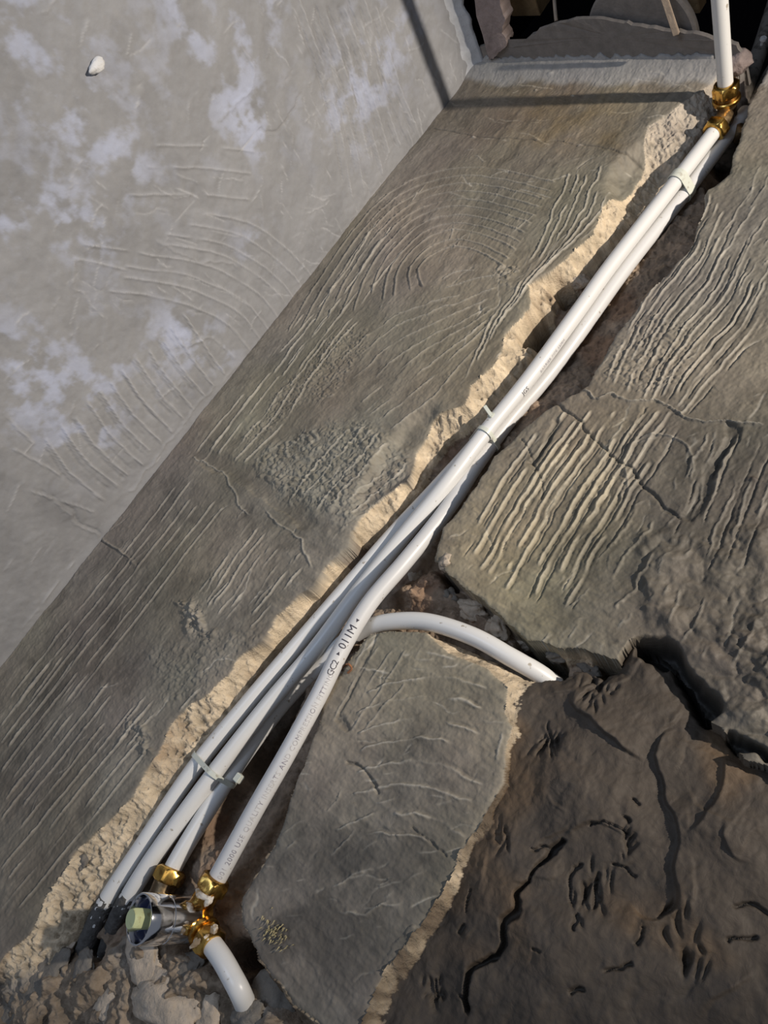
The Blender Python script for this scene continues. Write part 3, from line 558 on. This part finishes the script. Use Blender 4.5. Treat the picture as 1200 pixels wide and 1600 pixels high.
pp1, fr1 = pipe('plastic_pipe', [(112,1535,.045),(135,1475,.034),(166,1408,.024),(222,1322,.020),(304,1200,.018),(390,1095,.018),(466,1006,.018),(545,915,.018),(615,835,.020),(680,765,.026),(760,675,.034),(850,560,.036),(960,410,.036),(1060,290,.036)], M['pipe'], 'leftmost white plastic pipe, lower end caked in dark mortar, beside the sandy broken edge')
pp2, fr2 = pipe('plastic_pipe', [(165,1500,.05),(180,1445,.035),(203,1398,.022),(252,1322,.017),(341,1200,.015),(424,1095,.014),(490,1018,.013),(560,925,.013),(626,843,.013),(697,757,.009),(760,674,.010),(826,592,.010),(905,484,.010),(955,414,.010),(1052,289,.010),(1122,198,.012)], M['pipe'], 'white plastic pipe running from behind the chrome sleeve up to the brass elbow')
pp4, fr4 = pipe('plastic_pipe', [(331,1386,.004),(345,1362,.003),(400,1262,-.002),(450,1175,-.005),(500,1083,-.006),(535,1012,-.006),(577,943,-.005),(629,882,.001),(675,826,.009),(711,778,.017),(747,722,.022),(797,655,.027),(843,602,.027),(880,555,.026),(916,505,.024),(981,414,.024),(1074,296,.025),(1136,213,.026),(1165,175,.030)], M['pipe_shaded'], 'printed white plastic pipe crossing over the branch, 011M marking, from right brass nut')
M['pipe_shaded'].node_tree.nodes['Color Ramp'].color_ramp.elements[1].color = (.66, .655, .65, 1)
pp3, fr3 = pipe('plastic_pipe', [(262,1375,.018),(276,1346,.019),(312,1286,.022),(362,1208,.029),(425,1120,.031),(480,1058,.031),(528,1012,.022),(565,985,.015),(608,972,.008),(668,972,.005),(738,994,.006),(800,1028,.012),(842,1052,.022),(870,1072,.034)], M['pipe'], 'white plastic branch pipe bending right across the chase into the mortar')
stub0 = at(1136, 168, .012); dirY = np.array([0, -1., 0])
vs, fs, frs = tube([stub0, stub0+dirY*.05, stub0+dirY*.14, stub0+dirY*.30], RP, 28, 40)
stub = mesh('plastic_pipe', vs, fs, M['pipe'], None, True, label='bright white pipe standing out of the brass elbow at top right', cat='pipe')
pp6, fr6 = pipe('plastic_pipe', [(328,1472,.004),(346,1497,.002),(362,1525,.002),(376,1552,.006),(392,1590,.03)], M['pipe'], 'short white pipe end curving down from the lower brass nut', .0078, 40)
for q_, (fa, pa, pb) in enumerate(((fr1, (118, 1520), (172, 1402)), (fr2, (170, 1490), (206, 1398)))):
    i0, i1 = fidx(fa, *pa), fidx(fa, *pb); vs, fs, _ = tube([np.array(fa[k][0]) for k in range(i0, i1+1)], (RP*1.12, RP*1.01), 24, 40, True, .10)
    mesh('mortar_crust', vs, fs, M['crust'], pp1 if q_ == 0 else pp2, True, label='dark dried mortar crust on the pipe end')
# grey conduits going on up behind
con1, _ = pipe('conduit', [(1140,205,.045),(1152,172,.040),(1172,120,.036),(1190,70,.03),(1206,20,.02),(1222,-30,.01)], M['conduit'], 'dusty grey pipe rising into the dark beside the bright white one', .0085)
con2, _ = pipe('conduit', [(1130,262,.055),(1160,195,.050),(1185,150,.047),(1215,100,.044)], M['conduit'], 'dull grey pipe lowest behind the brass elbow, against the right slab', .0085)
print_on(pp4, fr4, RP, '\u25B8 011M \u25C2', fidx(fr4, 529, 1022), .0098, .05, M['ink'])
print_on(pp4, fr4, RP, 'GC2', fidx(fr4, 513, 1052), .0078, -.1, M['ink'], sp=.85)
print_on(pp4, fr4, RP, '001 2000 USE QUALITY INSERTS AND COMPRESSION FITTINGS', fidx(fr4, 343, 1366), .0058, -.25, M['ink_faint'], sp=1.12)
print_on(pp2, fr2, RP, 'JGS', fidx(fr2, 812, 612), .0060, -.65, M['ink'])
print_on(pp2, fr2, RP, 'BARRIER PIPE 15MM', fidx(fr2, 832, 585), .0040, -.75, M['ink_faint'], sp=1.2)
print_on(pp3, fr3, RP, '- -- --- - --- -- --- - --- --', fidx(fr3, 355, 1215), .006, .95, M['ink'])
# ------------------------------------------------------------------ cable ties
def strap(name, frames, wd, th, mat, off=.0006, **k):
    c0 = sum((q[0] for q in frames), Vector())/len(frames); ax = sum((q[3] for q in frames), Vector()).normalized()
    u = ax.cross(Vector((0, 1, 0))).normalized(); v = ax.cross(u); pts = []
    for fr_ in frames:
        d = fr_[0]-c0
        for j in range(40): a = 2*math.pi*j/40; pts.append((d.dot(u)+math.cos(a)*(RP+off), d.dot(v)+math.sin(a)*(RP+off)))
    pts = sorted(set(pts))
    def cr(o, a, b): return (a[0]-o[0])*(b[1]-o[1])-(a[1]-o[1])*(b[0]-o[0])
    lo_ = []; up = []
    for p in pts:
        while len(lo_) > 1 and cr(lo_[-2], lo_[-1], p) <= 0: lo_.pop()
        lo_.append(p)
    for p in reversed(pts):
        while len(up) > 1 and cr(up[-2], up[-1], p) <= 0: up.pop()
        up.append(p)
    hull = lo_[:-1]+up[:-1]; n = len(hull); vs = []; fs = []
    for (a, b) in hull:
        l = math.hypot(a, b); na, nb_ = a/l, b/l
        for (s_, o) in ((-1, 0), (1, 0), (1, 1), (-1, 1)): vs.append(c0+u*(a+na*th*o)+v*(b+nb_*th*o)+ax*wd/2*s_)
    for i in range(n):
        for j in range(4): fs.append((i*4+j, i*4+(j+1) % 4, ((i+1) % n)*4+(j+1) % 4, ((i+1) % n)*4+j))
    return mesh(name, vs, fs, mat, None, False, **k), c0, ax, u, v
def obox(name, c, ax, u, v, s, mat, parent, bev=.0006):
    bm = bmesh.new(); bmesh.ops.create_cube(bm, size=1)
    mtx = Matrix((ax*s[0], u*s[1], v*s[2])).transposed().to_4x4(); mtx.translation = c
    bmesh.ops.transform(bm, matrix=mtx, verts=bm.verts); bmesh.ops.bevel(bm, geom=bm.edges[:], offset=bev, segments=2, affect='EDGES'); return from_bm(name, bm, mat, parent)
Fp = lambda fr_, x, y: fr_[fidx(fr_, x, y)]
t1, c0, ax, u, v = strap('cable_tie', [Fp(fr1,306,1192), Fp(fr2,340,1203), Fp(fr3,362,1212)], .0042, .0012, M['tie'], label='translucent cable tie binding the three pipes above the chrome valve', cat='cable tie')
hd = V(373, 1216, .002); obox('tie_head', hd, ax, u, v, (.0072, .0060, .0060), M['tie'], t1)
t2, c2, ax, u, v = strap('cable_tie', [Fp(fr2,752,688), Fp(fr4,772,690), Fp(fr1,745,690)], .0040, .0012, M['tie'], label='cable tie with a clipped tail sticking out, halfway up the pipes', cat='cable tie')
hd = V(768, 650, .004); obox('tie_head', hd, ax, u, v, (.006, .0055, .005), M['tie'], t2); 
ta = V(768, 650, .002); tb = V(757, 634, -.004); d = (tb-ta).normalized(); obox('tie_tail', (ta+tb)/2, d, d.cross(Vector((0, 1, 0))).normalized(), d.cross(d.cross(Vector((0, 1, 0)))).normalized(), ((tb-ta).length, .0035, .0012), M['tie'], t2, .0003)
t3, *_ = strap('pipe_tape', [Fp(fr2,1056,290), Fp(fr4,1082,300)], .011, .0008, M['tie'], label='band of clear dusty tape round the two pipes below the brass elbow', cat='tape')
# ------------------------------------------------------------------ brass elbow, top right
def basis(ax):
    ax = Vector(ax).normalized(); u = ax.cross(Vector((.3, .2, .93))).normalized(); return ax, u, ax.cross(u)
def lathe(name, c, ax, prof, mat, parent, seg=32, hexa=False, inner=None, smooth=True, **k):
    """prof: (distance along axis, radius); hexa gives a six-sided nut with rounded shoulders"""
    ax, u, v = basis(ax); c = Vector(c); vs = []; fs = []; n = len(prof)
    for (t_, r) in prof:
        for j in range(seg):
            a = 2*math.pi*j/seg; rr = r
            if hexa:
                q = (a % (math.pi/3))-math.pi/6; rr = min(r, hexa/math.cos(q))
            vs.append(c+ax*t_+(u*math.cos(a)+v*math.sin(a))*rr)
    for i in range(n-1):
        for j in range(seg): fs.append((i*seg+j, i*seg+(j+1) % seg, (i+1)*seg+(j+1) % seg, (i+1)*seg+j))
    fs += [tuple(range(seg))[::-1], tuple(range((n-1)*seg, n*seg))]
    o = mesh(name, vs, fs, mat, parent, smooth, **k)
    try:
        me = o.data; me.set_sharp_from_angle(angle=math.radians(32))
    except Exception: pass
    return o
def nut(c, ax, parent, L=.013, r=.0125, mat='brass', **k):
    return lathe('compression_nut', c, ax, [(0, r*.82), (.0008, r*.94), (.0022, r*1.12), (L-.003, r*1.12), (L-.0012, r*.95), (L, r*.78), (L, r*.66), (L-.002, r*.64)], M[mat], parent, 48, r*.97, **k)
down = (Vector(fr2[-3][0])-Vector(fr2[-1][0])).normalized()
jc = Vector(at(1136, 180, .020))
el = empty('brass_elbow', tuple(jc), label='yellow brass compression elbow joining pipes at the top right of the chase', cat='pipe fitting')
sx = Vector(stub0)
lathe('elbow_body', Vector((sx.x, .030, sx.z)), (0, -1, 0), [(0, .007), (.001, .0095), (.022, .0095), (.023, .0115), (.026, .0115), (.027, .010), (.034, .010)], M['brass_dull'], el)
nut(Vector((sx.x, -.002, sx.z)), (0, -1, 0), el, .014, .0120)
lathe('olive_ring', Vector((sx.x, .005, sx.z)), (0, -1, 0), [(0, .0128), (.001, .0138), (.004, .0138), (.005, .0128)], M['brass'], el)
e2 = fr2[-1][0]
lathe('elbow_arm', e2, -down, [(-.002, .009), (0, .0095), (.014, .0095), (.018, .008)], M['brass_dull'], el)
nut(e2-down*.002, down, el, .013, .0118)
lathe('side_boss', V(1152, 205, .030), (.6, .1, -.5), [(0, .009), (.012, .009), (.014, .006)], M['brass_dull'], el)
# ------------------------------------------------------------------ shower valve, lower left
va = empty('shower_valve', tuple(at(300, 1432, .01)), label='chrome-sleeved brass shower valve with pale green spindle plug, lower left', cat='valve')
c_b = V(301, 1437, .008); c_f = V(217, 1436, -.036); axv = (c_f-c_b).normalized(); Lv = (c_f-c_b).length
Rv = .0172
lathe('chrome_sleeve', c_b, axv, [(0, Rv*.80), (.002, Rv*.95), (.004, Rv*.99), (Lv*.55, Rv*.99), (Lv*.56, Rv*.965), (Lv*.585, Rv*.965), (Lv*.60, Rv*1.01), (Lv*.66, Rv*1.03), (Lv*.76, Rv*1.03), (Lv-.001, Rv*1.04), (Lv, Rv*1.01), (Lv, Rv*.95), (Lv-.001, Rv*.92), (Lv-.014, Rv*.88)], M['chrome'], va, 64)
lathe('inner_collar', c_b+axv*(Lv-.017), axv, [(0, Rv*.87), (.002, Rv*.82), (.006, Rv*.66), (.008, Rv*.55), (.008, Rv*.3)], M['navy'], va, 40)
lathe('spindle_plug', c_b+axv*(Lv-.012), axv, [(0, .0068), (.012, .0078), (.0178, .0077), (.0190, .0066)], M['plug'], va, 48, .0069, label='pale yellow-green hexagonal plug')
bc = V(303, 1430, .010)
lathe('valve_body', bc-axv*.012, axv, [(0, .006), (.002, .0115), (.012, .0125), (.020, .0135), (.022, .0135)], M['brass'], va, 40)
n4 = fr4[0]; up4 = n4[3]
pe = Vector(n4[0]); lathe('inlet_arm', bc, (pe-bc).normalized(), [(0, .0105), (.006, .0095), ((pe-bc).length, .0095)], M['brass'], va)
nut(pe-up4*.004, up4, va, .0125, .0118)
p6 = fr6[0]; pd = Vector(p6[0]); dd6 = p6[3]
lathe('outlet_arm', bc, (pd-bc).normalized(), [(0, .0105), (.006, .0095), ((pd-bc).length, .0095)], M['brass'], va)
nut(pd-dd6*.007, dd6, va, .0115, .0118)
lathe('outlet_collar', bc+(pd-bc)*.55, (pd-bc).normalized(), [(0, .0105), (.001, .0125), (.004, .0125), (.005, .0105)], M['brass'], va)
p3 = fr3[1]; nut(p3[0]-p3[3]*.004, p3[3], va, .013, .0118)
lathe('inlet_arm', p3[0]+p3[3]*.002, -p3[3], [(0, .0105), (.014, .010), (.020, .012), (.030, .012)], M['brass_dull'], va, 32, label='mud-covered dull brass inlet')
def lumpy(name, c, s, mat, parent, seed=0, sub=3, amp=.25, fr_=1.6, rot=0, **k):
    bm = bmesh.new(); bmesh.ops.create_icosphere(bm, subdivisions=sub, radius=1); off = Vector((seed*3.1, seed*1.7, seed))
    for v_ in bm.verts:
        n_ = v_.co.normalized(); q = n_*fr_+off; am = 1+amp*(mnoise.noise(q)+.5*mnoise.noise(q*2.3)+.25*mnoise.noise(q*5))
        cell = mnoise.voronoi(q*.8)[0][0]; v_.co = n_*am*(1-.25*cell)
    mtx = Matrix.Translation(Vector(c)) @ Matrix.Rotation(rot, 4, 'Y') @ Matrix.Diagonal((*s, 1)); bmesh.ops.transform(bm, matrix=mtx, verts=bm.verts)
    return from_bm(name, bm, mat, parent, True, **k)
for i, (px, py, Y, s, ro) in enumerate(((318,1398,-.004,(.0040,.0025,.0085),1.2),(326,1408,-.003,(.003,.002,.005),.2),(312,1470,-.006,(.0035,.0025,.0095),.5),(334,1452,-.004,(.0035,.002,.004),0))):
    lumpy('seal_tape', V(px, py, Y), s, M['ptfe'], va, i+3, 3, .35, rot=ro)
# ------------------------------------------------------------------ rubble in the foot of the chase: pieces of the wall
for i, (px, py, s, mt) in enumerate(((250,1566,(.038,.012,.022),'stone'),(325,1580,(.014,.011,.024),'stone'),(222,1500,(.026,.005,.016),'stone'),(130,1515,(.012,.005,.016),'stone_grey'),(60,1540,(.022,.006,.034),'stone_grey'),(428,1560,(.022,.012,.030),'stone_grey'),(385,1590,(.016,.008,.012),'stone_grey'),(100,1490,(.005,.004,.012),'stone'),(290,1510,(.018,.006,.010),'stone_grey'),(170,1570,(.018,.006,.016),'stone'),(10,1590,(.022,.008,.02),'stone_grey'),(696,876,(.008,.008,.008),'stone'),(735,952,(.016,.010,.009),'stone'),(775,978,(.014,.010,.010),'stone'),(815,1004,(.012,.010,.008),'stone'),(870,1022,(.012,.008,.007),'stone_grey'),(915,1040,(.014,.008,.008),'stone_grey'),(650,900,(.009,.008,.010),'stone'),(700,930,(.010,.008,.007),'stone_grey'),(905,435,(.012,.008,.010),'stone'),(128,1345,(.008,.004,.006),'stone_grey'))):
    q = surf(px, py); lumpy('rubble_stone', (q[0], q[1]+s[1]*.45, q[2]), s, M[mt], wall, i+11, 4, .38, 1.3, random.uniform(-1, 1))
# ------------------------------------------------------------------ small things
q = atx(147, 103, XL); lumpy('plaster_pebble', (q[0]+.004, q[1], q[2]), (.005, .0056, .0105), M['white_stone'], None, 5, 3, .3, 1.3, .0, label='small white lump stuck on the pale wall, upper left', cat='pebble')
vs, fs, _ = tube([surf(534,1048)-np.array([0,.002,0]), surf(546,1040)-np.array([0,.004,0]), surf(552,1046)-np.array([0,.003,0]), surf(544,1052)-np.array([0,.001,0])], .0009, 8, 30, True, .3); mesh('rusty_wire', vs, fs, M['rust'], None, True, label='scrap of rusty wire beside the printed pipe', cat='wire')
q = surf(432, 1455); bm = bmesh.new(); rr = random.Random(2)
for i in range(70):
    c = Vector(q)+Vector((rr.gauss(0, .006), -.0005-rr.random()*.003, rr.gauss(0, .0035))); d = Vector((rr.uniform(-.5, .5), -.4, -1)).normalized()*rr.uniform(.0015, .004); s_ = Vector((.0007, 0, .0002))
    a, b, e_, h_ = [bm.verts.new(x) for x in (c-s_, c+s_, c+d, c+Vector((0, -.0008, 0)))]
    for t_ in ((a, b, e_), (a, h_, b), (b, h_, e_), (a, e_, h_)): bm.faces.new(t_)
from_bm('moss_tuft', bm, M['fibre'], None, label='tan tuft of dry fibres on the plaster island right of the valve', cat='tuft', kind='stuff')
# pieces in the void above the ceiling remnant
bm = bmesh.new(); cpt = Vector(atz(1000, 62, ZC+.010)); rad = (Vector(atz(1088, 58, ZC+.010))-cpt).length
seg = 64; rings = [(0, 0), (.96, .0), (1.0, .002), (1.0, .008), (0, .008)]
lathe('round_offcut', cpt, (0, 0, 1), [(z_-.0, max(r_, .01)*rad) for r_, z_ in rings], M['board'], None, 64, smooth=True, label='half-round grey board showing above the ceiling edge', cat='board')
bm.free()
def stick(name, p, q, a, b, mat, **k):
    p = Vector(p); q = Vector(q); ax = (q-p).normalized(); u = ax.cross(Vector((.2, 1, .1))).normalized(); o = obox(name, (p+q)/2, ax, u, ax.cross(u), ((q-p).length, a, b), mat, None, .0006)
    for kk, vv in k.items(): o['category' if kk == 'cat' else kk] = vv
    return o
stick('timber_lath', atz(1057, 54, ZC-.006), atz(1026, -40, ZC-.004), .0065, .004, M['lath'], label='thin pale wooden lath poking down in front of the round board', cat='lath')
vs, fs, _ = tube([atz(869, 33, ZC+.022), atz(867, 10, ZC+.03), atz(864, -30, ZC+.045)], .0022, 10, 20); mesh('cable', vs, fs, M['lath'], None, True, label='thin grey cable hanging behind the ceiling edge', cat='cable')
stick('timber_joist', atz(805, -8, ZC+.06), atz(850, -10, ZC+.06), .035, .03, M['wood'], label='tan timber end in the dark void, left of the thin cable', cat='timber')
stick('timber_joist', atz(1062, -6, ZC+.05), atz(1096, -8, ZC+.05), .016, .03, M['wood'], label='small golden timber end between lath and bright white pipe', cat='timber')
q = V(1190, 73, .0); lathe('pipe_clip_nail', q+Vector((0, -.002, 0)), (.3, -1, 0), [(0, .0015), (.006, .0015), (.006, .0035), (.008, .0032), (.0085, .001)], M['white_stone'], None, 20, label='white nail head on the dusty grey pipe', cat='nail')
q = V(1140, 80, .0); bm = bmesh.new(); 
lumpy('masonry_chunk', atz(1148, 92, ZC+.0)+np.array([0.004, .004, 0]), (.014, .012, .016), M['pink'], None, 8, 3, .3, label='reddish masonry bit at the right end of the ceiling edge', cat='masonry'); bm.free()
for o in sc.objects:
    if o.parent is None and 'label' in o:
        b_ = o.name.split('.')[0]; gname = {'plastic_pipe': 'white plastic water pipes in the chase', 'conduit': 'dusty grey pipes behind the elbow', 'cable_tie': 'cable ties round the pipes', 'timber_joist': 'timber ends in the ceiling void'}.get(b_)
        if gname: o['group'] = gname
